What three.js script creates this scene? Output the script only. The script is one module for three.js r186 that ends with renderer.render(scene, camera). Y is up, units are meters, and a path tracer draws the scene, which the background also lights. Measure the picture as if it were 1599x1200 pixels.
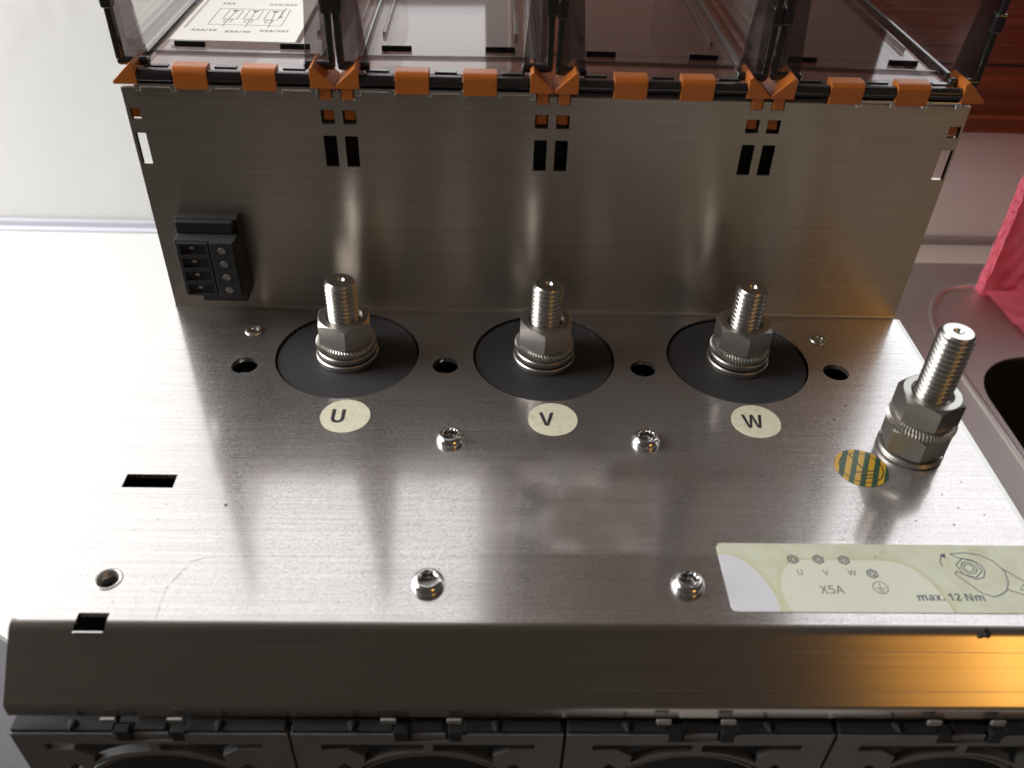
import * as THREE from 'three';
import { RoundedBoxGeometry } from 'three/addons/geometries/RoundedBoxGeometry.js';
import { mergeGeometries, toCreasedNormals } from 'three/addons/utils/BufferGeometryUtils.js';
import { RectAreaLightUniformsLib } from 'three/addons/lights/RectAreaLightUniformsLib.js';

// ---------------------------------------------------------------- camera, light, exposure
// All shapes are written in millimetres; mm() bakes them to metres. The counter top is y = 0, the steel deck is 120 mm above it.
const S = 0.001, LIFT = 120;
const V = (x, y, z) => new THREE.Vector3(x * S, (y + LIFT) * S, z * S);   // deck millimetres to world metres

const scene = new THREE.Scene();
const camera = new THREE.PerspectiveCamera(47.231, 4 / 3, 0.01, 20);
camera.position.copy(V(87.5706, 140.5067, 206.4935));
camera.rotation.set(-0.6795857, -0.0361332, 0.0368932, 'YXZ');
camera.focus = 0.25; camera.userData.fStop = 22;
camera.updateMatrixWorld();
scene.add(camera);

scene.background = new THREE.Color(0.055, 0.048, 0.042);   // the dim room around
RectAreaLightUniformsLib.init();
function windowLight(at, to, w, h, color, power) {
  const l = new THREE.RectAreaLight(color, power, w * S, h * S);
  l.position.copy(V(...at)); l.lookAt(V(...to)); scene.add(l);
}
windowLight([-205, 365, -252], [-205, 365, 100], 575, 490, new THREE.Color(0.94, 0.97, 1.0), 1.35);   // window behind, left
windowLight([548, 350, -252], [548, 350, 100], 392, 460, new THREE.Color(0.9, 0.96, 1.0), 2.1);       // window behind, right
windowLight([336, 146, -252], [336, 146, 100], 92, 92, new THREE.Color(0.88, 0.95, 1.0), 2.6);            // its low pane beside the board
windowLight([-640, 330, -30], [100, -60, -100], 520, 520, new THREE.Color(1.0, 0.99, 0.985), 14.5);      // bright window on the left
windowLight([1860, 1640, 2500], [140, 0, 90], 780, 620, new THREE.Color(1.0, 0.46, 0.07), 2.3);         // warm lamp across the room
const warm = new THREE.SpotLight(new THREE.Color(1.0, 0.55, 0.12), 0.9, 8, 0.4, 0.6, 2);
warm.position.copy(V(1900, 1640, 2470)); warm.target.position.copy(V(120, 0, 60)); warm.shadow.radius = 3.5; warm.castShadow = true;
scene.add(warm, warm.target);

const renderer = new THREE.WebGLRenderer({ antialias: true });
renderer.toneMapping = THREE.LinearToneMapping;
renderer.toneMappingExposure = 1;
renderer.shadowMap.enabled = true;

// ---------------------------------------------------------------- helpers
let seed = 7;
const rnd = () => { seed = (seed * 1664525 + 1013904223) >>> 0; return seed / 4294967296; };
const taken = {};
function numbered(name) { const k = taken[name] = (taken[name] ?? -1) + 1; return k ? `${name}_${String(k).padStart(3, '0')}` : name; }
function mm(geo) { if (!geo.userData.baked) { geo.scale(S, S, S); geo.userData.baked = true; } return geo; }
function part(name, geo, mat, parent, at = [0, 0, 0], turn) {       // a child mesh; `at` in millimetres from its parent's origin
  const m = new THREE.Mesh(mm(geo), mat);
  m.name = name; m.castShadow = m.receiveShadow = true;
  m.position.set(at[0] * S, at[1] * S, at[2] * S);
  if (turn) m.rotation.set(...turn);
  parent.add(m);
  return m;
}
function thing(name, label, category, at) {
  const g = new THREE.Group(); g.name = numbered(name); g.userData = { label, category };
  g.position.copy(V(...at)); scene.add(g); return g;
}
function struct(name, geo, mat, at = [0, 0, 0]) {
  const m = part(name, geo, mat, scene); m.position.copy(V(...at)); m.name = numbered(name);
  m.userData.kind = 'structure'; return m;
}
const box = (w, h, d, r = 0) => r ? new RoundedBoxGeometry(w, h, d, 2, r) : new THREE.BoxGeometry(w, h, d);
const moved = (g, x, y, z) => g.translate(x, y, z);
function merge(list) { return mergeGeometries(list.map((g) => { const n = g.index ? g.toNonIndexed() : g; for (const k of Object.keys(n.attributes)) if (!['position', 'normal', 'uv'].includes(k)) n.deleteAttribute(k); return n; })); }
function uvFrom(geo, f) { const p = geo.attributes.position, uv = new Float32Array(p.count * 2); for (let i = 0; i < p.count; i++) { const [u, v] = f(p.getX(i), p.getY(i), p.getZ(i)); uv[2 * i] = u; uv[2 * i + 1] = v; } geo.setAttribute('uv', new THREE.BufferAttribute(uv, 2)); return geo; }
function poly(points) { const s = new THREE.Shape(); points.forEach(([x, y], i) => i ? s.lineTo(x, y) : s.moveTo(x, y)); s.closePath(); return s; }
const rectPath = (x0, y0, x1, y1) => poly([[x0, y0], [x1, y0], [x1, y1], [x0, y1]]);
function roundRect(x0, y0, x1, y1, r) {
  const s = new THREE.Shape();
  s.moveTo(x0 + r, y0); s.lineTo(x1 - r, y0); s.absarc(x1 - r, y0 + r, r, -Math.PI / 2, 0); s.lineTo(x1, y1 - r); s.absarc(x1 - r, y1 - r, r, 0, Math.PI / 2);
  s.lineTo(x0 + r, y1); s.absarc(x0 + r, y1 - r, r, Math.PI / 2, Math.PI); s.lineTo(x0, y0 + r); s.absarc(x0 + r, y0 + r, r, Math.PI, Math.PI * 1.5);
  return s;
}
const circlePath = (x, y, r) => { const p = new THREE.Path(); p.absarc(x, y, r, 0, Math.PI * 2, true); return p; };
const ext = (shape, depth, bevel = 0, curve = 24) => new THREE.ExtrudeGeometry(shape, { depth, bevelEnabled: bevel > 0, bevelSize: bevel, bevelThickness: bevel, bevelSegments: 2, curveSegments: curve });
// a flat sheet lying on the deck: drawn with x and z, `top` is its upper face
function sheet(shape, thick, top, curve) { const g = ext(shape, thick, 0, curve); g.rotateX(Math.PI / 2); g.translate(0, top, 0); return g; }
function revolve(profile, seg = 48) { return toCreasedNormals(new THREE.LatheGeometry(profile.map(([r, y]) => new THREE.Vector2(Math.max(r, 1e-4), y)), seg), 0.6); }

// ---------------------------------------------------------------- textures
function noise1(n, cell) { const a = Array.from({ length: Math.ceil(n / cell) + 2 }, rnd), o = new Float32Array(n); for (let i = 0; i < n; i++) { const t = i / cell, k = Math.floor(t), f = t - k, w = f * f * (3 - 2 * f); o[i] = a[k] * (1 - w) + a[k + 1] * w; } return o; }
function noise2(n, cx, cy) {
  const w = Math.ceil(n / cx) + 2, h = Math.ceil(n / cy) + 2, a = new Float32Array(w * h).map(rnd), o = new Float32Array(n * n);
  for (let y = 0; y < n; y++) { const ty = y / cy, ky = Math.floor(ty), fy = ty - ky, wy = fy * fy * (3 - 2 * fy);
    for (let x = 0; x < n; x++) { const tx = x / cx, kx = Math.floor(tx), fx = tx - kx, wx = fx * fx * (3 - 2 * fx), i = ky * w + kx;
      o[y * n + x] = (a[i] * (1 - wx) + a[i + 1] * wx) * (1 - wy) + (a[i + w] * (1 - wx) + a[i + w + 1] * wx) * wy; } }
  return o;
}
const SPAN = 210;                                                   // a steel texture covers 210 mm each way: u across the grain, v along it
function brushed(n, marks) {
  const fine = noise2(n, 1.0, n / 9), mid = noise2(n, 3, n / 4), wide = noise2(n, n / 7, n / 5), blot = noise2(n, n / 26, n / 30), grain = noise2(n, 2, 3);
  const col = new Float32Array(n * n).fill(1), rough = new Float32Array(n * n), metal = new Float32Array(n * n).fill(1);
  for (let i = 0; i < n * n; i++) {
    const s = fine[i] * 0.55 + mid[i] * 0.45;
    col[i] = 0.9 + 0.22 * (s - 0.5) + 0.05 * (wide[i] - 0.5) + 0.03 * (blot[i] - 0.5) + 0.05 * (grain[i] - 0.5);
    rough[i] = 1;
  }
  const put = (x, z, r, dc, dr, ax = 1, dm = 0) => {                        // a mark at deck millimetres: x runs along v, z along u
    const k = n / SPAN, cu = z * k, cv = x * k, R = r * k;
    for (let v = Math.max(0, Math.floor(cv - R * ax - 1)); v <= Math.min(n - 1, cv + R * ax + 1); v++)
      for (let u = Math.max(0, Math.floor(cu - R - 1)); u <= Math.min(n - 1, cu + R + 1); u++) {
        const d = Math.hypot((u - cu) / R, (v - cv) / (R * ax)); if (d > 1) continue;
        const w = Math.min(1, (1 - d) * 2), i = v * n + u; col[i] = Math.max(0.02, col[i] * (1 + dc * w)); rough[i] = Math.min(1, Math.max(0.1, rough[i] + dr * w)); metal[i] = Math.max(0, metal[i] - dm * w);
      }
  };
  const stroke = (pts, r, dc, dr, gap = 0) => { for (let k = 0; k + 1 < pts.length; k++) { const [x0, z0] = pts[k], [x1, z1] = pts[k + 1], m = Math.ceil(Math.hypot(x1 - x0, z1 - z0) / (r * 0.8)); for (let i = 0; i <= m; i++) if (rnd() >= gap) { const t = i / m; put(x0 + (x1 - x0) * t + (rnd() - 0.5) * r, z0 + (z1 - z0) * t + (rnd() - 0.5) * r, r * (0.5 + rnd() * 0.7), dc, dr); } } };
  if (marks) marks(put, stroke, (f) => { for (let v = 0; v < n; v++) for (let u = 0; u < n; u++) { const i = v * n + u, [dm, dr] = f(v / n * SPAN, u / n * SPAN, wide[i], blot[i], fine[i]); metal[i] -= dm; rough[i] += dr; } });
  const c8 = new Uint8Array(n * n * 4), r8 = new Uint8Array(n * n * 4);
  for (let i = 0; i < n * n; i++) {
    const c = Math.max(0, Math.min(255, Math.pow(Math.max(0, col[i]), 1 / 2.2) * 255)); c8[4 * i] = c; c8[4 * i + 1] = c; c8[4 * i + 2] = c; c8[4 * i + 3] = 255;
    r8[4 * i] = r8[4 * i + 1] = Math.max(0, Math.min(255, rough[i] * 255)); r8[4 * i + 2] = Math.max(0, Math.min(255, metal[i] * 255)); r8[4 * i + 3] = 255;
  }
  const tex = (d, srgb) => { const t = new THREE.DataTexture(d, n, n); t.magFilter = t.minFilter = THREE.LinearFilter; t.wrapS = t.wrapT = THREE.RepeatWrapping; if (srgb) t.colorSpace = THREE.SRGBColorSpace; t.needsUpdate = true; return t; };
  return { map: tex(c8, true), metalnessMap: tex(r8) };
}
// brushed metal: polished lands between fine rougher grain lines, in a tile of about 25 mm (u across the grain, v along it)
const grainTex = (() => {
  const n = 1024, dots = noise2(n, 1, 7), lines = noise2(n, 2, 220), d = new Uint8Array(n * n * 4);
  for (let i = 0; i < n * n; i++) { const v = dots[i] + 0.28 * (lines[i] - 0.5) > 0.545 ? 0.9 : 0.27; d[4 * i] = d[4 * i + 1] = d[4 * i + 2] = v * 255; d[4 * i + 3] = 255; }
  const t = new THREE.DataTexture(d, n, n); t.magFilter = t.minFilter = THREE.LinearFilter; t.wrapS = t.wrapT = THREE.RepeatWrapping; t.repeat.set(9, 8); t.needsUpdate = true; return t;
})();
function canvasTex(w, h, draw) {
  const c = document.createElement('canvas'); c.width = w; c.height = h; draw(c.getContext('2d'), w, h);
  const t = new THREE.CanvasTexture(c); t.colorSpace = THREE.SRGBColorSpace; t.magFilter = THREE.LinearFilter; t.anisotropy = 8; return t;
}
function speckle(n, lo, hi, cells) {                                 // soft two-scale mottling
  const a = noise2(n, n / cells, n / cells), b = noise2(n, n / (cells * 5), n / (cells * 5)), d = new Uint8Array(n * n * 4);
  for (let i = 0; i < n * n; i++) { const v = lo + (hi - lo) * (a[i] * 0.6 + b[i] * 0.4); d[4 * i] = d[4 * i + 1] = d[4 * i + 2] = v * 255; d[4 * i + 3] = 255; }
  const t = new THREE.DataTexture(d, n, n); t.magFilter = t.minFilter = THREE.LinearFilter; t.wrapS = t.wrapT = THREE.RepeatWrapping; t.needsUpdate = true; return t;
}

// ---------------------------------------------------------------- materials
const ramp = (a, b, t) => { const f = Math.min(1, Math.max(0, (t - a) / (b - a))); return f * f * (3 - 2 * f); };
const deckTex = brushed(2048, (put, stroke, film) => {
  film((x, z, w, b, f) => {                                          // a dried milky film, cleaner where a label used to be
    const area = ramp(2, 30, z) * (1 - ramp(87.6, 89.3, z + 1.5 * (b - 0.5)) * ramp(20, 40, x) * (1 - ramp(128, 150, x))) * (1 - ramp(103, 104.5, z));
    const patch = ramp(55, 75, x) * (1 - ramp(112, 130, x)) * ramp(54, 64, z) * (1 - ramp(86, 89, z));
    const m = area * (0.05 + 0.07 * b * w) + patch * (0.13 * ramp(0.3, 0.75, b) + 0.03 * f) + 0.05 * ramp(120, 165, x) * area;
    return [m, m * 0.2];
  });
  stroke([[25.6, 104.6], [25.5, 97.7], [28.4, 91.0], [31, 89.8]], 0.22, -0.3, 0.1, 0.35);           // outline left by an old label
  stroke([[31, 89.7], [43.8, 89.2], [80.1, 88.9], [119, 88.3]], 0.2, -0.22, 0.12, 0.45);
  stroke([[60, 88.0], [88, 87.4], [112, 87.6], [119, 85.5]], 0.5, 0.05, 0.2, 0.3);
  stroke([[73, 102.3], [100, 102.35], [135.7, 102.4]], 0.13, 0.35, 0.2, 0.05);
  for (let i = 0; i < 46; i++) put(60 + rnd() * 66, 66 + rnd() * 22, 1 + rnd() * 4.5, 0.02, 0.03, 1 + rnd(), 0.018);   // dried smears
  for (let i = 0; i < 26; i++) put(88 + rnd() * 24, 66 + rnd() * 16, 0.6 + rnd() * 2.0, 0.03, 0.04, 0.5 + rnd(), 0.03);
  for (let i = 0; i < 30; i++) { const x = 30 + rnd() * 95, z = 60 + rnd() * 34, a = (rnd() - 0.5) * 0.9, l = 2 + rnd() * 9; stroke([[x, z], [x + l * Math.cos(a), z + l * Math.sin(a)]], 0.05 + rnd() * 0.05, 0.14, 0.2, 0.15); }
  const arc = (cx, cz, r, a0, a1, w) => { const p = []; for (let i = 0; i <= 20; i++) { const a = a0 + (a1 - a0) * i / 20; p.push([cx + r * Math.cos(a), cz + r * Math.sin(a)]); } stroke(p, w, 0.3, 0.3, 0.08); };
  arc(38, 46, 11, 2.2, 0.6, 0.12); arc(52, 20, 36, 2.1, 1.3, 0.08); arc(54, 78, 16, 2.5, 0.6, 0.1);
  for (const [x, z, r] of [[28.4, 52.4, 0.3], [29.2, 52.8, 0.25], [30.4, 53.4, 0.2]]) put(x, z, r, 0.5, 0.4, 2.4);
  for (const [x, z, r] of [[31.8, 75.4, 0.5], [173, 44.7, 0.34], [177.5, 39.5, 0.36], [168.2, 46, 0.3], [179, 15, 0.3], [175, 17, 0.3], [176, 24, 0.28], [183, 12, 0.25], [196, 66, 0.28], [192, 74, 0.3], [189, 79, 0.34], [190, 70, 0.3], [197, 76, 0.25], [181, 78, 0.3]]) put(x, z, r, -0.85, 0.3);
  for (let i = 0; i < 110; i++) put(6 + rnd() * 194, 8 + rnd() * 94, 0.1 + rnd() * 0.16, -0.55, 0.3);
  for (let i = 0; i < 60; i++) put(95 + rnd() * 40, 88 + rnd() * 13, 0.08 + rnd() * 0.12, 0.5, 0.3);
});
const plateTex = brushed(2048, (put, stroke) => {
  for (let i = 0; i < 26; i++) { const x = rnd() * 200, z = rnd() * 60; stroke([[x, z], [x + 4 + rnd() * 16, z + (rnd() - 0.5) * 2]], 0.1, 0.05, 0.05, 0.4); }
});
const steelOf = (t, color, rough, extra = {}) => new THREE.MeshPhysicalMaterial({ color: new THREE.Color(...color), metalness: 0.97, roughness: rough, anisotropy: 0.6, map: t.map, roughnessMap: grainTex, metalnessMap: t.metalnessMap, ...extra });
const M = {
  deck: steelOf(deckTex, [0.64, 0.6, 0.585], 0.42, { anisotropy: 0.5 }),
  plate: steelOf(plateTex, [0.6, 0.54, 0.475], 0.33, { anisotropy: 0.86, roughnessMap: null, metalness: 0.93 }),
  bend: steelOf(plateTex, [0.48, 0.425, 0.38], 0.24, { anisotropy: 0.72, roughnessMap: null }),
  edge: new THREE.MeshStandardMaterial({ color: new THREE.Color(0.62, 0.6, 0.58), metalness: 1, roughness: 0.4 }),
  tab: new THREE.MeshStandardMaterial({ color: new THREE.Color(0.3, 0.29, 0.27), metalness: 1, roughness: 0.6 }),
  zinc: new THREE.MeshStandardMaterial({ color: new THREE.Color(0.5, 0.48, 0.45), metalness: 1, roughness: 0.36, bumpMap: speckle(256, 0.2, 0.9, 9), bumpScale: 0.00003 }),
  thread: new THREE.MeshStandardMaterial({ color: new THREE.Color(0.56, 0.54, 0.51), metalness: 1, roughness: 0.27 }),
  chrome: new THREE.MeshStandardMaterial({ color: new THREE.Color(0.74, 0.73, 0.72), metalness: 1, roughness: 0.19 }),
  rubber: new THREE.MeshStandardMaterial({ color: new THREE.Color(0.026, 0.025, 0.027), roughness: 0.62, bumpMap: speckle(256, 0.1, 0.9, 40), bumpScale: 0.00006 }),
  black: new THREE.MeshStandardMaterial({ color: new THREE.Color(0.009, 0.009, 0.01), roughness: 0.8 }),
  void: new THREE.MeshStandardMaterial({ color: new THREE.Color(0.004, 0.004, 0.004), roughness: 0.9 }),
  plastic: new THREE.MeshStandardMaterial({ color: new THREE.Color(0.011, 0.011, 0.012), roughness: 0.75, bumpMap: speckle(256, 0.2, 0.9, 50), bumpScale: 0.00005 }),
  fan: new THREE.MeshStandardMaterial({ color: new THREE.Color(0.13, 0.13, 0.13), roughness: 0.5, bumpMap: speckle(256, 0.2, 0.9, 50), bumpScale: 0.00006 }),
  orange: new THREE.MeshPhysicalMaterial({ color: new THREE.Color(0.48, 0.135, 0.018), roughness: 0.42, clearcoat: 0.2, clearcoatRoughness: 0.4, roughnessMap: speckle(256, 0.7, 1, 12) }),
  smoke: new THREE.MeshPhysicalMaterial({ color: new THREE.Color(0.66, 0.58, 0.56), roughness: 0.05, transmission: 1, thickness: 0, ior: 1.55 }),
  smokeDark: new THREE.MeshPhysicalMaterial({ color: new THREE.Color(0.56, 0.53, 0.53), roughness: 0.08, transmission: 1, thickness: 0, ior: 1.55 }),
  smokePale: new THREE.MeshPhysicalMaterial({ color: new THREE.Color(0.83, 0.81, 0.81), roughness: 0.06, transmission: 1, thickness: 0, ior: 1.5 }),
  smokeSolid: new THREE.MeshPhysicalMaterial({ color: new THREE.Color(0.016, 0.014, 0.014), roughness: 0.12, clearcoat: 0.6, clearcoatRoughness: 0.08 }),
};

// ---------------------------------------------------------------- setting
const BACK = -258;
const counterOutline = [[-545, BACK], [-77, 25], [138, 154], [138, 420], [700, 420], [700, BACK]];
const holed = (s) => { s.holes.push(roundRect(316, -150, 606, 216, 30)); return s; };
struct('counter', sheet(holed(poly(counterOutline)), 4, -120),
  new THREE.MeshPhysicalMaterial({ color: new THREE.Color(0.82, 0.82, 0.8), roughness: 0.38, bumpMap: speckle(256, 0, 1, 8), bumpScale: 0.0002 }));
struct('cabinet_front', sheet(holed(poly(counterOutline.map(([x, z], i) => i < 3 ? [x + 0.6, z - 1] : [x, z]))), 700, -124.2),
  new THREE.MeshStandardMaterial({ color: new THREE.Color(0.36, 0.36, 0.385), roughness: 0.6, bumpMap: speckle(256, 0, 1, 30), bumpScale: 0.0002 }));
struct('wall_left', moved(box(900, 1300, 20), -330, 400, BACK - 10),
  new THREE.MeshStandardMaterial({ color: new THREE.Color(0.64, 0.64, 0.625), roughness: 0.7, bumpMap: speckle(512, 0, 1, 24), bumpScale: 0.0004 }));
struct('wall_right', moved(box(680, 1300, 20), 460.2, 400, BACK - 10),
  new THREE.MeshStandardMaterial({ color: new THREE.Color(0.8, 0.71, 0.66), roughness: 0.6, bumpMap: speckle(512, 0, 1, 24), bumpScale: 0.0004 }));
const seal = thing('sealing_strip', 'thin pale grey sealing strip along the foot of the white wall', 'strip', [-165, -120, BACK + 2]);
part('strip_body', moved(box(560, 5.5, 3.5, 1.2), 0, 2.8, 0), new THREE.MeshStandardMaterial({ color: new THREE.Color(0.46, 0.46, 0.5), roughness: 0.5 }), seal);
part('strip_lip', moved(box(560, 1.6, 6, 0.6), 0, 0.9, 2), new THREE.MeshStandardMaterial({ color: new THREE.Color(0.6, 0.6, 0.68), roughness: 0.4 }), seal);
const seal2 = thing('sealing_strip', 'brownish grey sealing strip between beige wall and sink counter on the right', 'strip', [460, -120, BACK + 2]);
part('strip_body', moved(box(480, 5, 4, 1.2), 0, 2.6, 0), new THREE.MeshStandardMaterial({ color: new THREE.Color(0.3, 0.25, 0.23), roughness: 0.6 }), seal2);
part('strip_lip', moved(box(480, 1, 22, 0.4), 0, 0.5, 13), new THREE.MeshStandardMaterial({ color: new THREE.Color(0.62, 0.54, 0.46), roughness: 0.5 }), seal2);

// dark red wooden board on the wall, behind the covers
const woodTex = canvasTex(1024, 512, (g, w, h) => {
  g.fillStyle = '#6c311a'; g.fillRect(0, 0, w, h);
  for (let i = 0; i < 420; i++) { const y = rnd() * h, a = 0.05 + rnd() * 0.16; g.strokeStyle = rnd() < 0.6 ? `rgba(50,14,4,${a})` : `rgba(168,84,38,${a})`; g.lineWidth = 0.6 + rnd() * 4; g.beginPath(); g.moveTo(0, y); for (let x = 0; x <= w; x += 64) g.lineTo(x, y + Math.sin(x * 0.006 + i) * 5 + (rnd() - 0.5) * 3); g.stroke(); }
});
const board = thing('wooden_board', 'dark reddish brown wooden board fixed to the wall behind the open covers', 'board', [330, -43, BACK + 8]);
const woodMat = new THREE.MeshPhysicalMaterial({ map: woodTex, roughness: 0.5, clearcoat: 0.25, clearcoatRoughness: 0.4 });
part('panel', uvFrom(moved(box(620, 126, 14, 2), 0, 63, 0), (x, y) => [x / 300, y / 150]), woodMat, board);
part('upper_panel', merge([moved(box(256, 400, 10, 2), -108, 448, -1), moved(box(192, 119, 10, 2), -140, 188, -1)]), new THREE.MeshStandardMaterial({ color: new THREE.Color(0.34, 0.285, 0.255), roughness: 0.6 }), board);
part('edge_strip', uvFrom(moved(box(620, 9, 4, 1), 0, 4.4, 9), (x, y) => [x / 300, y / 50]), woodMat, board);
part('groove', moved(box(620, 1.2, 0.8), 0, 35, 7), new THREE.MeshStandardMaterial({ color: 0x2a0d05, roughness: 0.8 }), board);

// stainless steel sink let into the counter on the right
const sink = thing('steel_sink', 'stainless steel kitchen sink with dark bowl and raised rim', 'sink', [430, -120, 20]);
{
  const sx = 430, sz = 20;
  const steelSink = new THREE.MeshStandardMaterial({ color: new THREE.Color(0.6, 0.56, 0.535), metalness: 1, roughness: 0.5, roughnessMap: speckle(512, 0.7, 1, 14), bumpMap: speckle(512, 0, 1, 60), bumpScale: 0.00006 });
  const rim = roundRect(225 - sx, -231 - sz, 640 - sx, 260 - sz, 14);
  rim.holes.push(roundRect(324 - sx, -141 - sz, 600 - sx, 210 - sz, 34));
  part('drainboard', sheet(rim, 1.5, 1.6, 20), steelSink, sink);
  const wall = roundRect(322.5 - sx, -142.5 - sz, 601.5 - sx, 211.5 - sz, 35.5); wall.holes.push(roundRect(324 - sx, -141 - sz, 600 - sx, 210 - sz, 34));
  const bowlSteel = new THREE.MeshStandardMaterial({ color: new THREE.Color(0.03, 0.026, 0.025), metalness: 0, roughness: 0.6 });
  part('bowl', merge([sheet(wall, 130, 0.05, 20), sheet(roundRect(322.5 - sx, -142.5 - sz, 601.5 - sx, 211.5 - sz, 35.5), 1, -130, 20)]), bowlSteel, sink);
  const curve = [[600, -206], [352, -206], [340, -201.5], [330, -190], [323, -175], [320, -160], [318.6, -127], [319.5, -72], [319.5, 230]].map(([x, z]) => new THREE.Vector3(x - sx, 1.2, z - sz));
  part('rim_bead', new THREE.TubeGeometry(new THREE.CatmullRomCurve3(curve, false, 'centripetal'), 160, 1.9, 8), steelSink, sink);
}

// crumpled red plastic bag standing on the sink
{
  const bag = thing('plastic_bag', 'translucent red plastic bag standing on the sink corner', 'bag', [359, -118.3, -197]);
  const red = new THREE.MeshPhysicalMaterial({ color: new THREE.Color(0.98, 0.22, 0.31), roughness: 0.36, transmission: 0.42, thickness: 0, side: THREE.DoubleSide, clearcoat: 0.3, clearcoatRoughness: 0.25 });
  const DEEP = -8, W = 92, H = 175, N = 44, P = 60;
  const pos = [], idx = [];
  const crumple = (a, b) => 0.45 * Math.sin(a * 0.21 + b * 0.13) + 0.8 * Math.sin(a * 0.47 - b * 0.29 + 1) + 0.5 * Math.sin(b * 0.7 + a * 0.11);
  for (let j = 0; j <= P; j++) for (let i = 0; i <= N * 4; i++) {                                    // four sides of a soft box, pinched towards the top
    const y = H * j / P, side = Math.floor(i / N) % 4, t = (i % N) / N, pinch = 1 - 0.35 * Math.pow(j / P, 2), q = crumple(i * 3, y) * Math.min(1, Math.sin(t * Math.PI) * 1.6) + 0.4 * crumple(y, i);
    const c = [[0, 0], [W, 0], [W, DEEP], [0, DEEP]], a = c[side], b = c[(side + 1) % 4];
    pos.push((a[0] + (b[0] - a[0]) * t) + (side % 2 ? q : 0), y, ((a[1] + (b[1] - a[1]) * t) + 4) * pinch - 4 + (side % 2 ? 0 : q));
  }
  const R = N * 4 + 1;
  for (let j = 0; j < P; j++) for (let i = 0; i < N * 4; i++) { const k = j * R + i; idx.push(k, k + 1, k + R, k + 1, k + R + 1, k + R); }
  const g = new THREE.BufferGeometry(); g.setAttribute('position', new THREE.Float32BufferAttribute(pos, 3)); g.setIndex(idx); g.computeVertexNormals();
  part('bag_body', g, red, bag);
  const fp = [], fi = [], F = 30;                                                                    // the loose flap lying in front of it
  for (let j = 0; j <= F; j++) for (let i = 0; i <= F; i++) { const u = i / F, v = j / F; fp.push(0.4 + W * u + v * 5, 1.2 + 5.5 * Math.pow(1 - v, 2) * (0.4 + u) + 0.8 * (crumple(u * 60, v * 50) + 1.6) * v, 0.6 + v * 43 + 0.8 * crumple(u * 50, 7)); }
  for (let j = 0; j < F; j++) for (let i = 0; i < F; i++) { const k = j * (F + 1) + i; fi.push(k, k + F + 1, k + 1, k + 1, k + F + 1, k + F + 2); }
  const fg = new THREE.BufferGeometry(); fg.setAttribute('position', new THREE.Float32BufferAttribute(fp, 3)); fg.setIndex(fi); fg.computeVertexNormals();
  part('loose_flap', fg, red, bag);
  part('seam', new THREE.TubeGeometry(new THREE.CatmullRomCurve3([[0.2, 1.5, 0.8], [22, 2.2, 1.6], [50, 1.6, 1], [92, 2, 1.4]].map((p) => new THREE.Vector3(...p))), 40, 0.9, 6), red, bag);
}

// ---------------------------------------------------------------- the power module
const W = 204, J = [-1.1, 50.7, 102.5, 154.3, 206.1];               // width and the joints between its four bays
const BASE = [102, -120, 40];
const unit = thing('power_inverter', 'stainless steel power inverter with four open smoky covers and terminal studs', 'inverter', BASE);
const up = (name, geo, mat, at = [0, 0, 0], turn) => part(name, geo, mat, unit, [at[0] - BASE[0], at[1] - BASE[1], at[2] - BASE[2]], turn);
const STUDS = [50.65, 102.4, 154.1], SZ = 20.7, RD = 18.7;

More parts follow.
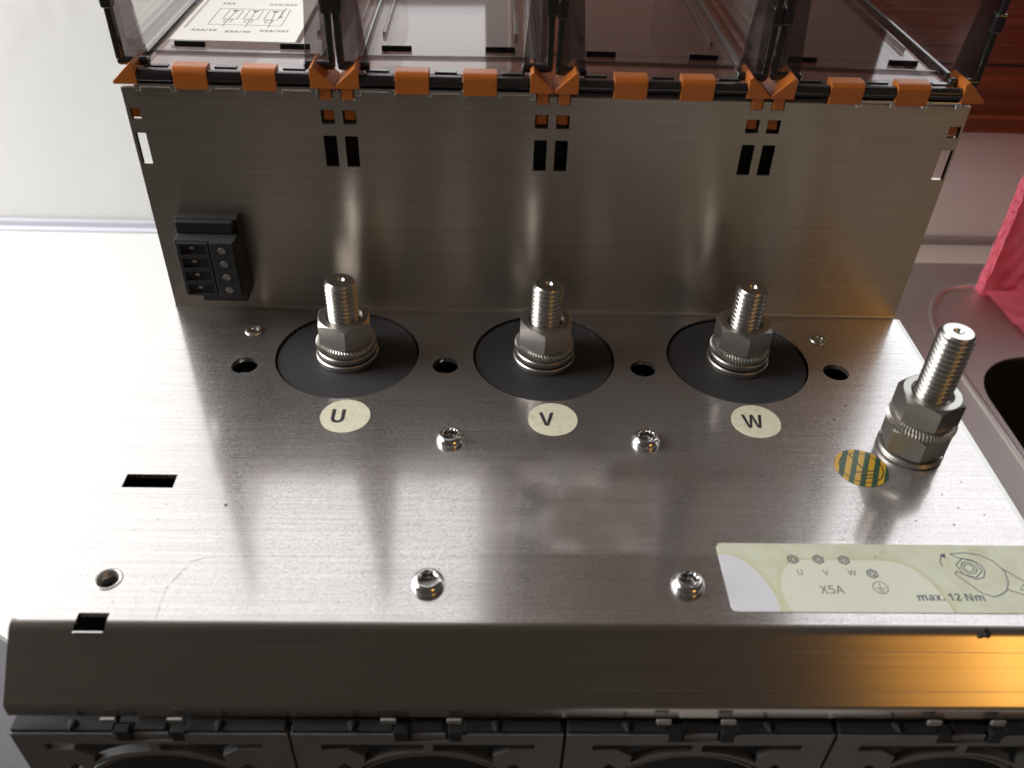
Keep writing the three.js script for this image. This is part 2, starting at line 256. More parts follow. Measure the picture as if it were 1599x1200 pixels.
// deck
{
  const s = poly([[0, 0.9], [0, 105], [10.9, 105], [10.9, 103.4], [16.7, 103.4], [16.7, 105], [W, 105], [W, 0.9]]);
  for (const x of STUDS) s.holes.push(circlePath(x, SZ, RD));
  for (const [x, z] of [[25, 26.6], [76.6, 25.4], [128.3, 25.5], [179.3, 25.9]]) s.holes.push(circlePath(x, z, 3.35));
  s.holes.push(rectPath(8, 66.4, 19.1, 70.5)); s.holes.push(circlePath(13.7, 95.5, 2.15));
  const g = sheet(s, 1.3, 0, 40);
  up('deck_plate', uvFrom(g, (x, y, z) => [z / SPAN, x / SPAN]), M.deck);
  // 45 degree front bend; the strip is open over the small slot
  const prof = (from) => { const p = []; for (let i = from; i <= 8; i++) { const a = Math.PI / 4 * i / 8; p.push([105 + 3 * Math.sin(a), -3 + 3 * Math.cos(a)]); } p.push([116.1, -9.85]); for (let i = 1; i <= 6; i++) { const a = Math.PI / 4 + Math.PI / 4 * i / 6; p.push([114.7 + 2 * Math.sin(a), -11.26 + 2 * Math.cos(a)]); } p.push([116.7, -13.4]); return p; };
  const strip = (x0, x1, from) => {
    const p = prof(from), q = [], uv = [], idx = []; let len = 104;
    p.forEach(([z, y], i) => { if (i) len += Math.hypot(z - p[i - 1][0], y - p[i - 1][1]); for (const x of [x0, x1]) { q.push(x, y, z); uv.push(len / SPAN, x / SPAN); } });
    for (let i = 0; i + 1 < p.length; i++) idx.push(2 * i, 2 * i + 2, 2 * i + 1, 2 * i + 1, 2 * i + 2, 2 * i + 3);
    const g = new THREE.BufferGeometry(); g.setAttribute('position', new THREE.Float32BufferAttribute(q, 3)); g.setAttribute('uv', new THREE.Float32BufferAttribute(uv, 2)); g.setIndex(idx); g.computeVertexNormals(); return g;
  };
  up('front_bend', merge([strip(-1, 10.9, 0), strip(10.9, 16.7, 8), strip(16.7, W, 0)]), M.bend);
  for (const t of [0.2, 0.76]) { const z = 107.3 + t * 9.2, y = -1.0 - t * 9.2; const ln = new THREE.CylinderGeometry(0.045, 0.045, 96, 8); ln.rotateZ(Math.PI / 2); up('crease_line', ln, M.bend, [155.5, y, z]); }
  up('slot_lip', moved(box(5.7, 0.5, 0.5, 0.2), 13.8, -0.75, 107.3), M.edge);
  for (const x of [-0.75, W + 0.75]) up('side_plate', sheet(poly([[x - 0.6, 0.5], [x - 0.6, 104.6], [x + 0.6, 104.6], [x + 0.6, 0.5]]), 100, -0.25), M.edge);
  up('chassis', moved(box(W - 4, 114, 128), W / 2, -62, 36), M.void);
  for (const [x, z] of [[25, 26.6], [76.6, 25.4], [128.3, 25.5], [179.3, 25.9]]) up('hole_screw', revolve([[0, -3], [1, -2.9], [2.3, -3.4], [2.5, -4.4]], 20), M.zinc, [x - 0.8, 0, z + 0.8]);
  up('threaded_insert', revolve([[2.75, 0.03], [2.5, 0.2], [2.16, 0.1], [1.75, -0.6], [1.85, -0.9], [1.65, -1.3], [1.85, -1.7], [1.6, -3]], 28), M.zinc, [13.7, 0, 95.5]);
}

// wall
{
  const H = 62.0, top = [[0, 0.7], [W, 0.7], [W, H]];
  for (let k = 3; k >= 1; k--) for (const d of [4.2, -1.0]) top.push([J[k] + d, H], [J[k] + d, H - 2], [J[k] + d - 3.2, H - 2], [J[k] + d - 3.2, H]);
  top.push([0, H]);
  const s = poly(top);
  for (const k of [1, 2, 3]) for (const d of [-2.6, 2.6]) {
    s.holes.push(rectPath(J[k] + d - 1.6, 54.1, J[k] + d + 1.6, 57.6)); s.holes.push(rectPath(J[k] + d - 1.6, 43, J[k] + d + 1.6, 51.1));
  }
  for (const [a, b] of [[0.9, 3.2], [200.6, 203.4]]) { s.holes.push(rectPath(a, 54, b, 57)); s.holes.push(rectPath(a - 0.1, 42.8, b + 0.1, 50.8)); }
  const g = ext(s, 1.2); g.translate(0, 0, -1.2);
  up('wall_plate', uvFrom(g, (x, y) => [(y + 11) / SPAN, (x + 31) / SPAN]), M.plate);
  const pts = []; for (let i = 0; i <= 6; i++) { const a = Math.PI / 2 * i / 6; pts.push([0.9 - 0.9 * Math.sin(a), 0.9 - 0.9 * Math.cos(a)]); }
  const q = [], uv = [], idx = []; pts.forEach(([z, y], i) => { for (const x of [0, W]) { q.push(x, y + 0.02, z + 0.02); uv.push(i * 0.2 / SPAN, x / SPAN); } }); for (let i = 0; i < 6; i++) idx.push(2 * i, 2 * i + 1, 2 * i + 2, 2 * i + 1, 2 * i + 3, 2 * i + 2);
  const f = new THREE.BufferGeometry(); f.setAttribute('position', new THREE.Float32BufferAttribute(q, 3)); f.setAttribute('uv', new THREE.Float32BufferAttribute(uv, 2)); f.setIndex(idx); f.computeVertexNormals();
  up('corner_bend', f, M.plate);
  up('inner_frame', merge([moved(box(W - 9, 52, 26), W / 2, 26, -16), moved(box(W - 9, 6, 9), W / 2, 57.5, -8)]), M.void);
}

// orange hinge pieces and barrels
{
  const knuckle = (() => { const s = new THREE.Shape(); s.moveTo(0.9, 0); s.lineTo(0.9, 3.4); s.absarc(-0.5, 3.4, 1.4, 0, Math.PI / 2); s.lineTo(-3, 4.8); s.lineTo(-3, 0); s.closePath(); const g = ext(s, 7.7, 0.15, 8); g.rotateY(-Math.PI / 2); g.translate(8.0, 0, 0); return g; })();
  const wedge = (dir) => { const g = ext(poly(dir > 0 ? [[0.15, 0], [5.5, 0], [5.5, 4.4], [4.9, 4.8], [0.15, 0.5]] : [[-0.15, 0], [-0.15, 0.5], [-4.9, 4.8], [-5.5, 4.4], [-5.5, 0]]), 9, 0.15); g.translate(0, 0, -8); return g; };
  const wedges = { 1: wedge(1), '-1': wedge(-1) }, tab = box(2.7, 3.4, 1.6, 0.2), foot = (() => { const g = box(2.6, 3, 2, 0.3); g.rotateX(-0.25); return g; })();
  for (let k = 0; k < 4; k++) for (const d of [14, 30]) up('hinge_knuckle', knuckle, M.orange, [J[k] + d, 62.4, 0]);
  for (let k = 0; k < 5; k++) for (const dir of [1, -1]) {
    if ((k === 0 && dir < 0) || (k === 4 && dir > 0)) continue;
    up('hinge_cap', wedges[dir], M.orange, [J[k] + dir * 0.1, 63.3, 0]);
    if (k > 0 && k < 4) { up('locking_tab', tab, M.orange, [J[k] + dir * 2.6, 61.9, -0.35]); up('clip_foot', foot, M.orange, [J[k] + dir * 2.55, 56.1, -2.1]); }
    else up('clip_foot', foot, M.orange, [k ? W - 1.8 : 1.9, 55.7, -2]);
  }
  const barrel = (w) => { const s = new THREE.Shape(); s.absarc(0, 0, 1.55, 0, Math.PI * 2); const g = ext(s, w, 0, 20); g.rotateY(Math.PI / 2); return g; };
  const barrels = {};
  for (let k = 0; k < 4; k++) for (const [a, b] of [[5.8, 13.8], [22.2, 29.8], [38.2, 46]]) {
    const w = +(b - a).toFixed(2); barrels[w] ??= merge([barrel(w), moved(box(w, 0.9, 2.6, 0.2), w / 2, -1.9, -0.2), moved(box(w * 0.7, 0.6, 1.6, 0.2), w / 2, 1.5, -2.2)]);
    up('hinge_barrel', barrels[w], M.smokeSolid, [J[k] + a, 64.9, -0.4]);
  }
  const clip = merge([moved(box(9, 0.7, 0.6, 0.2), 0, 0.9, 0), moved(box(1.5, 1.6, 0.6, 0.2), -4.1, 0.2, 0), moved(box(1.5, 1.6, 0.6, 0.2), 4.1, 0.2, 0)]);
  for (const x of [J[0] + 9.5, J[0] + 25.8, J[0] + 42.6, J[1] + 9.3, J[1] + 26, J[1] + 42.6, J[3] + 26, J[3] + 42]) up('steel_clip', clip, M.chrome, [x, 62.1, 0.7]);
}

// the four open covers
const diagram = canvasTex(1024, 1024, (g, w, h) => {
  g.fillStyle = '#fbfbf0'; g.fillRect(0, 0, w, h); g.strokeStyle = '#55564f'; g.fillStyle = '#33342f'; g.lineWidth = 7;
  g.strokeRect(210, 300, 620, 380); g.clearRect; g.font = 'bold 64px sans-serif'; g.textAlign = 'center';
  for (let i = 0; i < 3; i++) { const x = 300 + i * 175; g.strokeRect(x, 330, 120, 220); g.beginPath(); g.moveTo(x + 30, 340); g.lineTo(x + 90, 340); g.lineTo(x + 60, 390); g.fill(); g.beginPath(); g.moveTo(x + 60, 390); g.lineTo(x + 40 + i * 20, 720); g.stroke(); g.strokeRect(x + 25, 560, 60, 60); }
  g.beginPath(); g.moveTo(780, 250); g.lineTo(780, 470); g.stroke(); g.beginPath(); g.arc(780, 480, 18, 0, 7); g.fill();
  g.fillText('X5A', 250, 200); g.fillText('X5X/X5Y', 740, 200); g.fillText('X5A/10', 215, 830); g.fillText('X5A/10', 500, 850); g.fillText('X5A/101', 800, 820);
});
function cover(k) {
  const j0 = J[k] + 3.2, j1 = J[k + 1] - 3.2, w = j1 - j0, D = 150, y = 65.2, z0 = -3.2;
  const plate = uvFrom(ext(roundRect(0.2, 0, w - 0.2, D, 2), 1.6, 0.2), (x, yy) => [x / 50, yy / 50]); plate.rotateX(-Math.PI / 2); plate.translate(0, -1.6, 0);
  const c = up('transparent_cover', plate, M.smoke, [j0, y, z0 - 0.4]);
  const sub = (name, geo, mat, at, turn) => part(name, geo, mat, c, at, turn);
  for (const m of [1, -1]) {
    const X = (v) => m > 0 ? v : w - v, wallH = 68;
    const sideShape = poly([[0, 0], [D, 0], [D, 36], [26, 40], [10, 46], [2.4, wallH]]);
    const side = ext(sideShape, 1.4); side.rotateY(Math.PI / 2);                                     // (along, up) -> (-z, y)
    sub('side_wall', side, M.smokePale, [X(-0.7) - 0.7, 0.2, -1.2]);
    sub('side_rail', box(1.2, 1.7, D - 8, 0.4), M.smokeSolid, [X(1.6), 0.9, -D / 2 - 3]);
    sub('inner_rail', box(1.0, 1.4, D - 30, 0.3), M.smokeDark, [X(5.4), 0.7, -D / 2 - 12]);
    const gus = ext(poly([[X(4.3), 1.4], [X(-2.2), 1.4], [X(-2.0), wallH - 4], [X(-1.5), wallH - 4]]), 1.2, 0.1);
    sub('gusset', gus, M.smokeDark, [0, 0, -1.6]);
    const bar = merge([moved(box(1.7, wallH - 1, 2.2, 0.5), X(-2.1), wallH / 2 + 1.6, -0.6), moved(box(7.6, 2, 2.4, 0.8), X(0.9), 1.8, -0.6)]);
    sub('end_bar', bar, M.smokeSolid, [0, 0, 0]);
    sub('latch_lug', moved(box(2.6, 4.5, 3.2, 0.6), X(-2), 16, -0.4), M.smokeSolid, [0, 0, 0]);
    sub('corner_rib', box(7.6, 1.5, 0.9, 0.25), M.smokeSolid, [X(9.6), 0.8, -16.2]);
  }
  sub('front_ridge', box(w - 5, 1, 1.4, 0.4), M.smokeDark, [w / 2, 0.4, -11]);
  if (k === 0) {
    const lab = uvFrom(moved(box(31.6, 0.25, 38), 0, 0, 0), (x, yy, z) => [x / 31.6 + 0.5, 0.5 - z / 38]);
    const l = sub('diagram_label', lab, new THREE.MeshStandardMaterial({ map: diagram, roughness: 0.4 }), [22 - j0, 1.2, -36.5]);
    l.userData.label = 'pale label with a printed wiring diagram';
  }
  return c;
}
for (let k = 0; k < 4; k++) { const c = cover(k); c.rotation.z = [0, 0.012, -0.006, -0.012][k]; }

// studs with nut and washers
function threadGeo(r, h, pitch, chamfer) {
  const T = 40, N = Math.round(h / pitch * 8), q = [], idx = [];
  for (let j = 0; j <= N; j++) for (let i = 0; i <= T; i++) {
    const a = i / T * Math.PI * 2, y = h * j / N, f = ((y / pitch - i / T) % 1 + 1) % 1, tri = Math.abs(2 * f - 1), end = Math.min(1, Math.max(0, (h - y) / chamfer));
    const rr = Math.min(r - 0.75 * Math.max(0, 1 - tri * 1.35) * 1.0, r - (1 - end) * 0.85); q.push(rr * Math.cos(a), y, rr * Math.sin(a));
  }
  for (let j = 0; j < N; j++) for (let i = 0; i < T; i++) { const k = j * (T + 1) + i; idx.push(k, k + T + 1, k + 1, k + 1, k + T + 1, k + T + 2); }
  const g = new THREE.BufferGeometry(); g.setAttribute('position', new THREE.Float32BufferAttribute(q, 3)); g.setAttribute('uv', new THREE.Float32BufferAttribute(new Float32Array(q.length / 3 * 2), 2)); g.setIndex(idx); g.computeVertexNormals();
  const cap = new THREE.LatheGeometry([[r - 0.84, h], [1.15, h + 0.02], [0.75, h - 0.55], [0.001, h - 0.8]].map((p) => new THREE.Vector2(...p)), 40);
  return merge([g, toCreasedNormals(cap, 0.4)]);
}
function nutGeo(af, h, bore) {
  const T = 72, rings = [], rc = af / 2 * 0.97;
  const hex = (a) => af / 2 / Math.cos(((a + Math.PI / 6) % (Math.PI / 3)) - Math.PI / 6), ch = (a) => Math.max(0, (hex(a) - rc) * 0.58);
  rings.push((a) => [bore, h - 0.8], (a) => [bore + 0.7, h], (a) => [rc, h], (a) => [hex(a), h - ch(a)], (a) => [hex(a), ch(a)], (a) => [rc, 0]);
  const q = [], idx = [];
  rings.forEach((f) => { for (let i = 0; i <= T; i++) { const a = i / T * Math.PI * 2, [r, y] = f(a); q.push(r * Math.cos(a), y, r * Math.sin(a)); } });
  for (let j = 0; j + 1 < rings.length; j++) for (let i = 0; i < T; i++) { const k = j * (T + 1) + i; idx.push(k, k + 1, k + T + 1, k + 1, k + T + 2, k + T + 1); }
  const g = new THREE.BufferGeometry(); g.setAttribute('position', new THREE.Float32BufferAttribute(q, 3)); g.setAttribute('uv', new THREE.Float32BufferAttribute(new Float32Array(q.length / 3 * 2).map((_, i) => q[(i >> 1) * 3 + (i & 1)] / 12), 2)); g.setIndex(idx); g.computeVertexNormals();
  return toCreasedNormals(g, 0.45);
}
function toothedGeo(r, h, bore) {                                    // serrated lock washer: slanted teeth round the rim
  const T = 180, q = [], idx = [], prof = [[bore, h], [r - 1.1, h], [r - 0.25, h - 0.35], [r, h * 0.5], [r - 0.2, 0.15], [r - 0.8, 0]];
  prof.forEach(([rr, y], j) => { for (let i = 0; i <= T; i++) { const a = i / T * Math.PI * 2, tooth = (j > 0 && j < 5) ? 0.2 * Math.sin(i * Math.PI * 2 / 3 + j) : 0; q.push((rr + tooth) * Math.cos(a), y, (rr + tooth) * Math.sin(a)); } });
  for (let j = 0; j + 1 < prof.length; j++) for (let i = 0; i < T; i++) { const k = j * (T + 1) + i; idx.push(k, k + 1, k + T + 1, k + 1, k + T + 2, k + T + 1); }
  const g = new THREE.BufferGeometry(); g.setAttribute('position', new THREE.Float32BufferAttribute(q, 3)); g.setAttribute('uv', new THREE.Float32BufferAttribute(new Float32Array(q.length / 3 * 2), 2)); g.setIndex(idx);
  return toCreasedNormals(g.toNonIndexed(), 0.5);
}
const washerGeo = (r, h, bore) => revolve([[bore, 0], [r - 0.2, 0], [r, 0.2], [r, h - 0.3], [r - 0.3, h], [bore, h]], 56);
{
  const th = threadGeo(4, 24, 1.25, 1), nut = nutGeo(13, 6.6, 4.05), tooth = toothedGeo(7.7, 2.2, 4.2), flat = washerGeo(8.1, 1.7, 4.2), thin = washerGeo(7.7, 1.5, 4.2);
  const disc = revolve([[0, -0.55], [RD - 0.55, -0.55], [RD - 0.45, -0.75], [RD - 0.3, -3]], 72);
  const spin = [0.14, -0.06, -0.02], lean = [[0, 0], [0.004, 0], [0, 0.01]];
  STUDS.forEach((x, i) => {
    up('insulating_disc', disc, M.rubber, [x, 0, SZ]);
    const s = up('terminal_stud', th, M.thread, [x, -1.4, SZ], [lean[i][0], 0, lean[i][1]]);
    const o = 1.4 - 0.5;
    part('flat_washer', flat, M.zinc, s, [0, o, 0]);
    part('flat_washer', thin, M.zinc, s, [0.15, o + 2.1, 0]);
    part('lock_washer', tooth, M.zinc, s, [0, o + 3.7, 0], [0, spin[i] * 3 + i, 0]);
    part('nut', nut, M.zinc, s, [0, o + 6.0, 0], [0, spin[i], 0]);
  });
  const e = up('earth_stud', threadGeo(4, 34.2, 1.25, 1), M.thread, [188, 0, 55]);
  e.userData.label = 'longer earth stud near the right edge with two nuts';
  part('flat_washer', washerGeo(7.6, 1.2, 4.2), M.zinc, e, [0, 0.3, 0]);
  part('nut', nut, M.zinc, e, [0, 1.7, 0], [0, -0.155, 0]);
  part('lock_washer', tooth, M.zinc, e, [0, 8.5, 0], [0, 0.4, 0]);
  part('nut', nut, M.zinc, e, [0, 10.8, 0], [0, -0.08, 0]);
}

// screws and rivets on the deck
{
  const T = 96, spun = (prof, lobed) => {
    const q = [], idx = [];
    prof.forEach(([r, y], j) => { for (let i = 0; i <= T; i++) { const a = i / T * Math.PI * 2, k = lobed(j) ? 1 + 0.11 * Math.cos(6 * a) : 1; q.push(r * k * Math.cos(a), y, r * k * Math.sin(a)); } });
    for (let j = 0; j + 1 < prof.length; j++) for (let i = 0; i < T; i++) { const k = j * (T + 1) + i; idx.push(k, k + T + 1, k + 1, k + 1, k + T + 1, k + T + 2); }
    const g = new THREE.BufferGeometry(); g.setAttribute('position', new THREE.Float32BufferAttribute(q, 3)); g.setIndex(idx); g.computeVertexNormals(); return toCreasedNormals(g, 0.6);
  };
  const head = spun([[1.66, 1.5], [1.74, 1.78], [1.98, 2.02], [2.2, 2.05], [2.5, 1.92], [2.9, 1.55], [3.22, 0.95], [3.35, 0.4], [3.3, 0.03]], (j) => j < 2), recess = spun([[0.001, 0.25], [1.3, 0.3], [1.6, 0.6], [1.66, 1.5]], (j) => j > 0);
  const dark = new THREE.MeshStandardMaterial({ color: new THREE.Color(0.3, 0.29, 0.28), metalness: 1, roughness: 0.35 });
  [[79.1, 54], [125.2, 53.8], [76.4, 96.2], [128.1, 95.9]].forEach(([x, z], i) => { const m = up('torx_screw', head, M.chrome, [x, 0.02, z], [0, 0.4 + i * 0.9, 0]); part('drive_recess', recess, dark, m); });
  const rivet = revolve([[0, -0.25], [0.9, -0.3], [1.15, 0.4], [1.7, 0.6], [2.2, 0.45], [2.45, 0.02]], 32);
  for (const [x, z] of [[24.2, 11.4], [178.8, 11.5]]) up('rivet', rivet, M.zinc, [x, 0.02, z]);
}

// stickers and labels
{
  const round = (r) => { const s = new THREE.Shape(); s.absarc(0, 0, r, 0, Math.PI * 2); return uvFrom(sheet(s, 0.12, 0.14, 40), (x, y, z) => [x / (2 * r) + 0.5, 0.5 - z / (2 * r)]); };
  const lettered = (ch, dx) => canvasTex(512, 512, (g, w, h) => {
    g.fillStyle = '#d9d4bb'; g.fillRect(0, 0, w, h);
    for (let i = 0; i < 300; i++) { g.fillStyle = `rgba(${rnd() < 0.5 ? '120,110,80' : '250,248,235'},${rnd() * 0.07})`; g.beginPath(); g.arc(rnd() * w, rnd() * h, 4 + rnd() * 30, 0, 7); g.fill(); }
    g.fillStyle = '#2b2a2c'; g.font = 'bold 292px sans-serif'; g.textAlign = 'center'; g.textBaseline = 'alphabetic'; g.save(); g.translate(w / 2 + dx, h / 2 + 105); g.scale(ch === 'W' ? 0.8 : 0.88, 1); g.fillText(ch, 0, 0); g.restore();
  });
  const r = 6.0;
  [['U', 53.4, 46, -72], ['V', 103.6, 46.2, -64], ['W', 153.4, 46, -32]].forEach(([ch, x, z, dx]) => { const m = up('letter_sticker', round(r), new THREE.MeshPhysicalMaterial({ map: lettered(ch, dx), roughness: 0.55 }), [x, 0, z]); m.userData.label = `round cream sticker lettered ${ch}`; });
  const earth = canvasTex(512, 512, (g, w) => {
    g.translate(256, 256); g.fillStyle = '#c79a1c'; g.fillRect(-256, -256, 512, 512);
    g.save(); g.rotate(0.42); g.fillStyle = '#1f4a33'; for (let x = -300; x < 300; x += 104) g.fillRect(x, -400, 50, 800); g.restore();
    g.strokeStyle = '#22301f'; g.lineWidth = 13; g.beginPath(); g.arc(0, 0, 205, 0, 7); g.stroke();
    g.save(); g.rotate(-0.12); g.lineWidth = 16; g.beginPath(); g.moveTo(-40, -190); g.lineTo(18, 60); g.stroke(); for (const [y, l] of [[62, 118], [108, 78], [152, 40]]) { g.beginPath(); g.moveTo(18 - l, y - 6); g.lineTo(18 + l, y - 6); g.stroke(); } g.restore();
  });
  const es = up('earth_sticker', round(6.1), new THREE.MeshPhysicalMaterial({ map: earth, roughness: 0.35, clearcoat: 0.5, clearcoatRoughness: 0.2 }), [174.3, 0, 61.8]);
  es.userData.label = 'round yellow and green striped earth sticker';

  const X0 = 135.8, X1 = 203.3, Z0 = 84.9, Z1 = 102.2, k = 30;
  const print = canvasTex(2025, 519, (g, w, h) => {
    const X = (x) => (x - X0) * k, Z = (z) => (z - Z0) * k, path = (pts, close, fill) => { g.beginPath(); pts.forEach(([x, z], i) => i ? g.lineTo(X(x), Z(z)) : g.moveTo(X(x), Z(z))); if (close) g.closePath(); fill ? g.fill() : g.stroke(); };
    const blob = (pts, fill) => { g.fillStyle = fill; g.beginPath(); const m = (a, b) => [(a[0] + b[0]) / 2, (a[1] + b[1]) / 2]; const s = m(pts[pts.length - 1], pts[0]); g.moveTo(X(s[0]), Z(s[1])); pts.forEach((p, i) => { const e = m(p, pts[(i + 1) % pts.length]); g.quadraticCurveTo(X(p[0]), Z(p[1]), X(e[0]), Z(e[1])); }); g.fill(); };
    g.fillStyle = '#cfd2bb'; g.fillRect(0, 0, w, h);
    for (let i = 0; i < 420; i++) { g.fillStyle = `rgba(${rnd() < 0.5 ? '160,155,105' : '232,236,214'},${0.02 + rnd() * 0.06})`; g.beginPath(); g.arc(rnd() * w, rnd() * h, 6 + rnd() * 70, 0, 7); g.fill(); }
    blob([[147, 103], [145.5, 96], [148, 90], [152, 88.4], [162, 88.6], [172, 88.3], [177.5, 91.5], [180, 98], [181, 104], [165, 105]], 'rgba(200,196,160,0.55)');
    blob([[147.6, 104], [146.4, 96], [149, 90.6], [153, 89], [162, 89.2], [171.6, 89.0], [176.6, 92], [179, 98.4], [180, 105], [165, 106]], '#d9dbc9');
    blob([[134, 87], [140, 87.6], [144, 92], [146.2, 98], [146.4, 104], [134, 104]], 'rgba(200,200,165,0.8)');
    blob([[134, 87.6], [139.6, 88.2], [143.2, 92.4], [145.3, 98], [145.6, 104], [134, 104]], '#d5d5da');
    for (let i = 0; i < 160; i++) { g.fillStyle = `rgba(110,95,60,${0.08 + rnd() * 0.3})`; g.beginPath(); g.arc(rnd() * w, rnd() * h, 1 + rnd() * 3, 0, 7); g.fill(); }
    g.strokeStyle = 'rgba(130,110,70,0.25)'; g.lineWidth = 4; path([[150, 88.9], [156, 89.2], [163, 89.1], [171, 89.2], [175, 90.6], [178.4, 95], [180, 102]]);
    g.fillStyle = 'rgba(60,40,20,0.8)'; g.beginPath(); g.arc(X(168.6), Z(88.2), 5, 0, 7); g.fill();
    g.strokeStyle = g.fillStyle = '#4b4a57'; g.lineJoin = 'round';
    for (const [x, z] of [[151.1, 89.1], [156.4, 89.1], [161.7, 89.2], [166.5, 92.7]]) { g.lineWidth = 9; path(Array.from({ length: 6 }, (_, i) => [x + 1.1 * Math.cos(i * Math.PI / 3 + 0.5), z + 1.1 * Math.sin(i * Math.PI / 3 + 0.5)]), true); g.lineWidth = 8; g.beginPath(); g.arc(X(x), Z(z), 15, 0, 7); g.stroke(); }
    g.textAlign = 'center'; g.textBaseline = 'middle'; g.font = '58px sans-serif';
    for (const [t, x] of [['U', 151.7], ['V', 157], ['W', 162.4]]) g.fillText(t, X(x), Z(92.5));
    g.font = '84px sans-serif'; g.fillText('X5A', X(157), Z(96.8), 150);
    g.lineWidth = 5; g.beginPath(); g.arc(X(167), Z(96.2), 44, 0, 7); g.stroke();
    path([[167, 95.1], [167, 96.4]]); path([[166, 96.4], [168, 96.4]]); path([[166.4, 96.9], [167.6, 96.9]]); path([[166.75, 97.35], [167.25, 97.35]]);
    g.font = 'bold 76px sans-serif'; g.fillText('max. 12 Nm', X(180.4), Z(98.4), 415);
    g.lineWidth = 7;                                                                                 // open-end wrench on a nut
    path([[184.6, 87.3], [188, 87.0], [191, 87.6], [193.2, 89.3], [194.3, 92], [193.8, 94.6], [192.6, 96.6], [191, 97.7], [189.2, 98.3], [187.2, 97.4], [183.7, 92.6], [184.2, 91.9], [185.6, 92.8], [187.4, 93.9], [189.2, 93.5], [190.2, 91.8], [190, 90], [188.6, 88.9], [186.2, 88.4], [184.6, 87.3]]);
    path([[194.2, 91.2], [197, 94.2], [200.5, 97.2], [204, 99.8]]); path([[192.7, 96.4], [195.4, 97.6], [198, 99.6], [201, 103]]);
    path(Array.from({ length: 6 }, (_, i) => [187.2 + 2.5 * Math.cos(i * Math.PI / 3 + 0.35), 91 + 2.5 * Math.sin(i * Math.PI / 3 + 0.35)]), true);
    for (const q of [1.5, 0.95]) { g.beginPath(); g.arc(X(187.2), Z(91), q * k, 0, 7); g.stroke(); }
    path([[181.9, 90.6], [181.8, 89.4], [182.4, 88.3], [183.1, 87.7]]); path([[182.3, 87.6], [183.7, 87.2], [183.3, 88.6]], true, true);
    g.save(); g.translate(X(196.6), Z(96.3)); g.rotate(-0.75); g.font = '72px sans-serif'; g.fillText('13', 0, 0); g.restore();
  });
  const sh = roundRect(X0, Z0, X1, Z1, 1.3);
  const l = up('torque_label', uvFrom(sheet(sh, 0.12, 0.15, 10), (x, y, z) => [(x - X0) / (X1 - X0), 1 - (z - Z0) / (Z1 - Z0)]), new THREE.MeshPhysicalMaterial({ map: print, roughness: 0.5, clearcoat: 0.15, clearcoatRoughness: 0.35 }));
  l.userData.label = 'stained pale green label with terminal letters and wrench drawing';
}

// black plug connector on the wall
{
  const c = up('plug_connector', merge([moved(box(17.5, 27, 5, 0.5), 14.5, 19.2, 2.6), moved(box(16, 4, 7, 0.5), 14.2, 30.2, 3.6)]), M.black);
  const cx = BASE[0], o = [0, 0, 0];
  part('plug_body', moved(box(17, 20, 7, 0.6), 14.8, 18.2, 8), M.plastic, c, o);
  part('clamp_row', moved(box(6.5, 19.6, 1.6, 0.3), 19.4, 18.2, 12), M.plastic, c, o);
  const hole = box(7, 3.6, 0.9, 0.2), screw = revolve([[0, 0.05], [1, 0.1], [1.3, -0.4], [1.4, -1]], 20); screw.rotateX(Math.PI / 2);
  const ring = (() => { const s = roundRect(-4.3, -2.3, 4.3, 2.3, 0.3); s.holes.push(rectPath(-3.5, -1.7, 3.5, 1.7)); return ext(s, 1.1); })();
  for (let i = 0; i < 4; i++) { const y = 11.2 + i * 4.7; part('wire_entry', ring, M.plastic, c, [11.4, y, 11.4]); part('contact', moved(box(1.2, 0.8, 0.4, 0.1), 0, 0, 0), M.zinc, c, [11, y + 0.4, 11.7]); part('clamp_screw', screw, M.fan, c, [19.4, y, 12.9]); }
  part('base_flange', moved(box(13, 4, 5, 0.4), 15.5, 4.4, 2.6), M.black, c, o);
  c.scale.set(0.93, 0.84, 0.75); c.position.x += 1.2 * S; c.position.y += 2.4 * S;
}

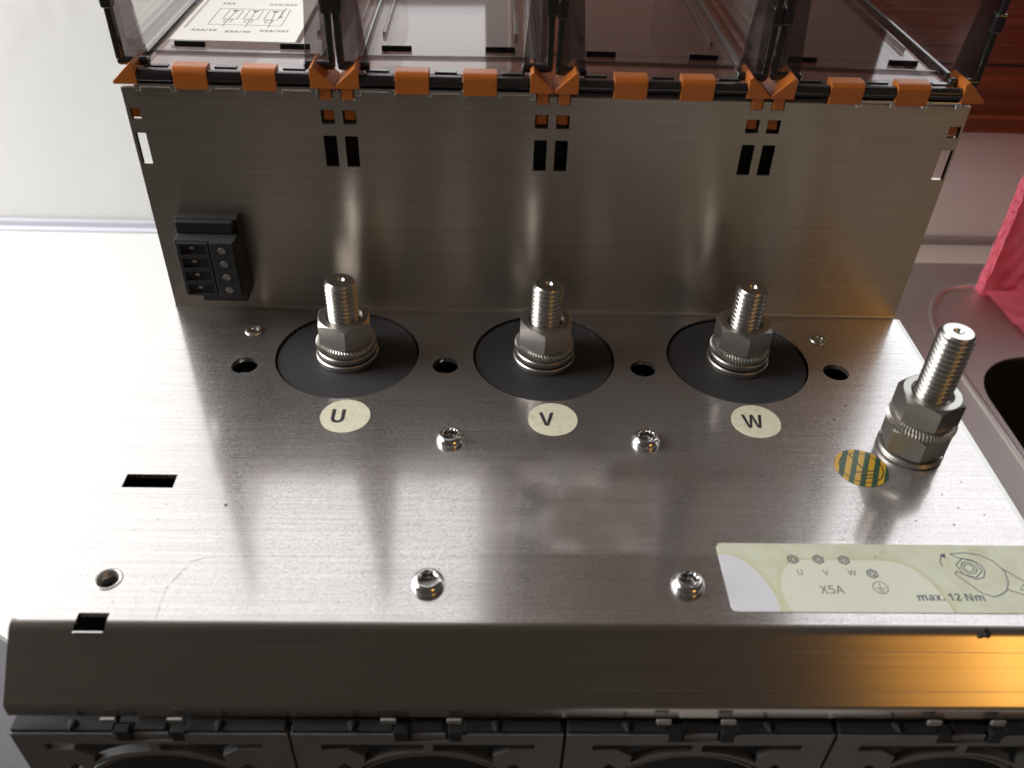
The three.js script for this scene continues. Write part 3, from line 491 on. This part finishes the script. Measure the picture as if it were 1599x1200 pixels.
// four fan grilles along the front
{
  const fw = 51.3, R = 22, yc = -27;
  const s = new THREE.Shape();
  s.moveTo(0, 0); s.lineTo(0, -50); s.lineTo(fw, -50); s.lineTo(fw, 0); s.lineTo(32.2, 0); s.lineTo(32.2, -2.5); s.lineTo(19.4, -2.5); s.lineTo(19.4, 0); s.closePath();
  const mid = fw / 2, seg = (r0, r1, a0, a1) => { const p = new THREE.Path(); p.absarc(mid, yc, r1, a0, a1, false); p.absarc(mid, yc, r0, a1, a0, true); p.closePath(); return p; };
  for (const m of [1, -1]) {
    const X = (x) => m > 0 ? mid + x : mid - x, p = new THREE.Path(), pts = [[0.7, -3.4], [20.6, -3.4], [20.6, -5.6], [15.5, -5.6], [12.6, -7.8]];
    pts.forEach(([x, y], i) => i ? p.lineTo(X(x), y) : p.moveTo(X(x), y));
    for (let i = 0; i <= 10; i++) { const a = Math.atan2(20.0 * 0.83, 12.6) + (Math.PI / 2 - 0.04 - Math.atan2(20.0 * 0.83, 12.6)) * i / 10; p.lineTo(X(20.9 * Math.cos(a)), yc + 20.9 * Math.sin(a)); }
    p.closePath(); s.holes.push(p);
    s.holes.push(seg(20.9, 23.3, m > 0 ? 0.1 : Math.PI - 0.78, m > 0 ? 0.78 : Math.PI - 0.1));
  }
  s.holes.push(circlePath(mid, yc, 20.1));
  const front = ext(s, 1.6, 0.12, 40); front.translate(0, 0, -1.6);
  const hub = (() => { const h = new THREE.Shape(); h.absarc(0, 0, 18.6, 0, Math.PI * 2); h.holes.push(circlePath(0, 0, 18)); return ext(h, 1.2, 0, 60); })();
  const shelf = (() => { const g = [moved(box(19, 2, 6, 0.3), 9.6, -0.9, 0), moved(box(18.6, 2, 6, 0.3), fw - 9.5, -0.9, 0), moved(box(5.8, 1.4, 5, 0.3), fw / 2, -1.2, 0), moved(box(fw, 26, 2), fw / 2, -24, -6)]; return merge(g); })();
  const nib = (() => { const g = new THREE.ConeGeometry(1.1, 2.2, 10); g.rotateX(1.1); return g; })();
  for (let k = 0; k < 4; k++) {
    const x = J[k] + 1.1 + k * 0.35 - 0.6;
    const f = up('fan_grille', front, M.fan, [x, -15.9, 118.9]);
    part('guard_ring', hub, M.fan, f, [mid, yc, -1.8]);
    part('top_shelf', shelf, M.plastic, f, [0, 0.9, -3.2]);
    for (const d of [11.4, 38.6]) part('latch_nib', nib, M.plastic, f, [d, 1.2, -0.6]);
    part('clip_window', moved(box(6.6, 1.9, 0.6, 0.2), 25.8, -1.4, -0.6), M.fan, f, [0, 0, 0]);
    for (const d of [18.9, 32.7]) part('clip_leg', box(3.0, 3.4, 1.8, 0.3), M.black, f, [d + (d < 25 ? 1.6 : -1.6), -0.9, -0.8]);
  }
  for (let k = 0; k < 4; k++) for (const d of [19.3, 31.6]) up('steel_tab', box(2.8, 1.3, 0.6, 0.2), M.tab, [J[k] + d, -12.5, 118.1]);
}

// crumb of dirt on the front bend
{
  const g = new THREE.IcosahedronGeometry(0.85, 2), p = g.attributes.position;
  for (let i = 0; i < p.count; i++) { const x = p.getX(i), y = p.getY(i), z = p.getZ(i), f = 1 + 0.25 * Math.sin(5 * x + 3 * y) + 0.15 * Math.sin(7 * z); p.setXYZ(i, x * f * 1.5, y * f * 0.7, z * f); }
  g.computeVertexNormals();
  const t = thing('dirt_crumb', 'tiny dark crumb of dirt lying on the bent front edge', 'crumb', [183.9, -0.3, 106.7]);
  part('crumb_body', g, M.black, t, [0, 0, 0], [0.6, 0.3, 0]);
}

renderer.render(scene, camera);
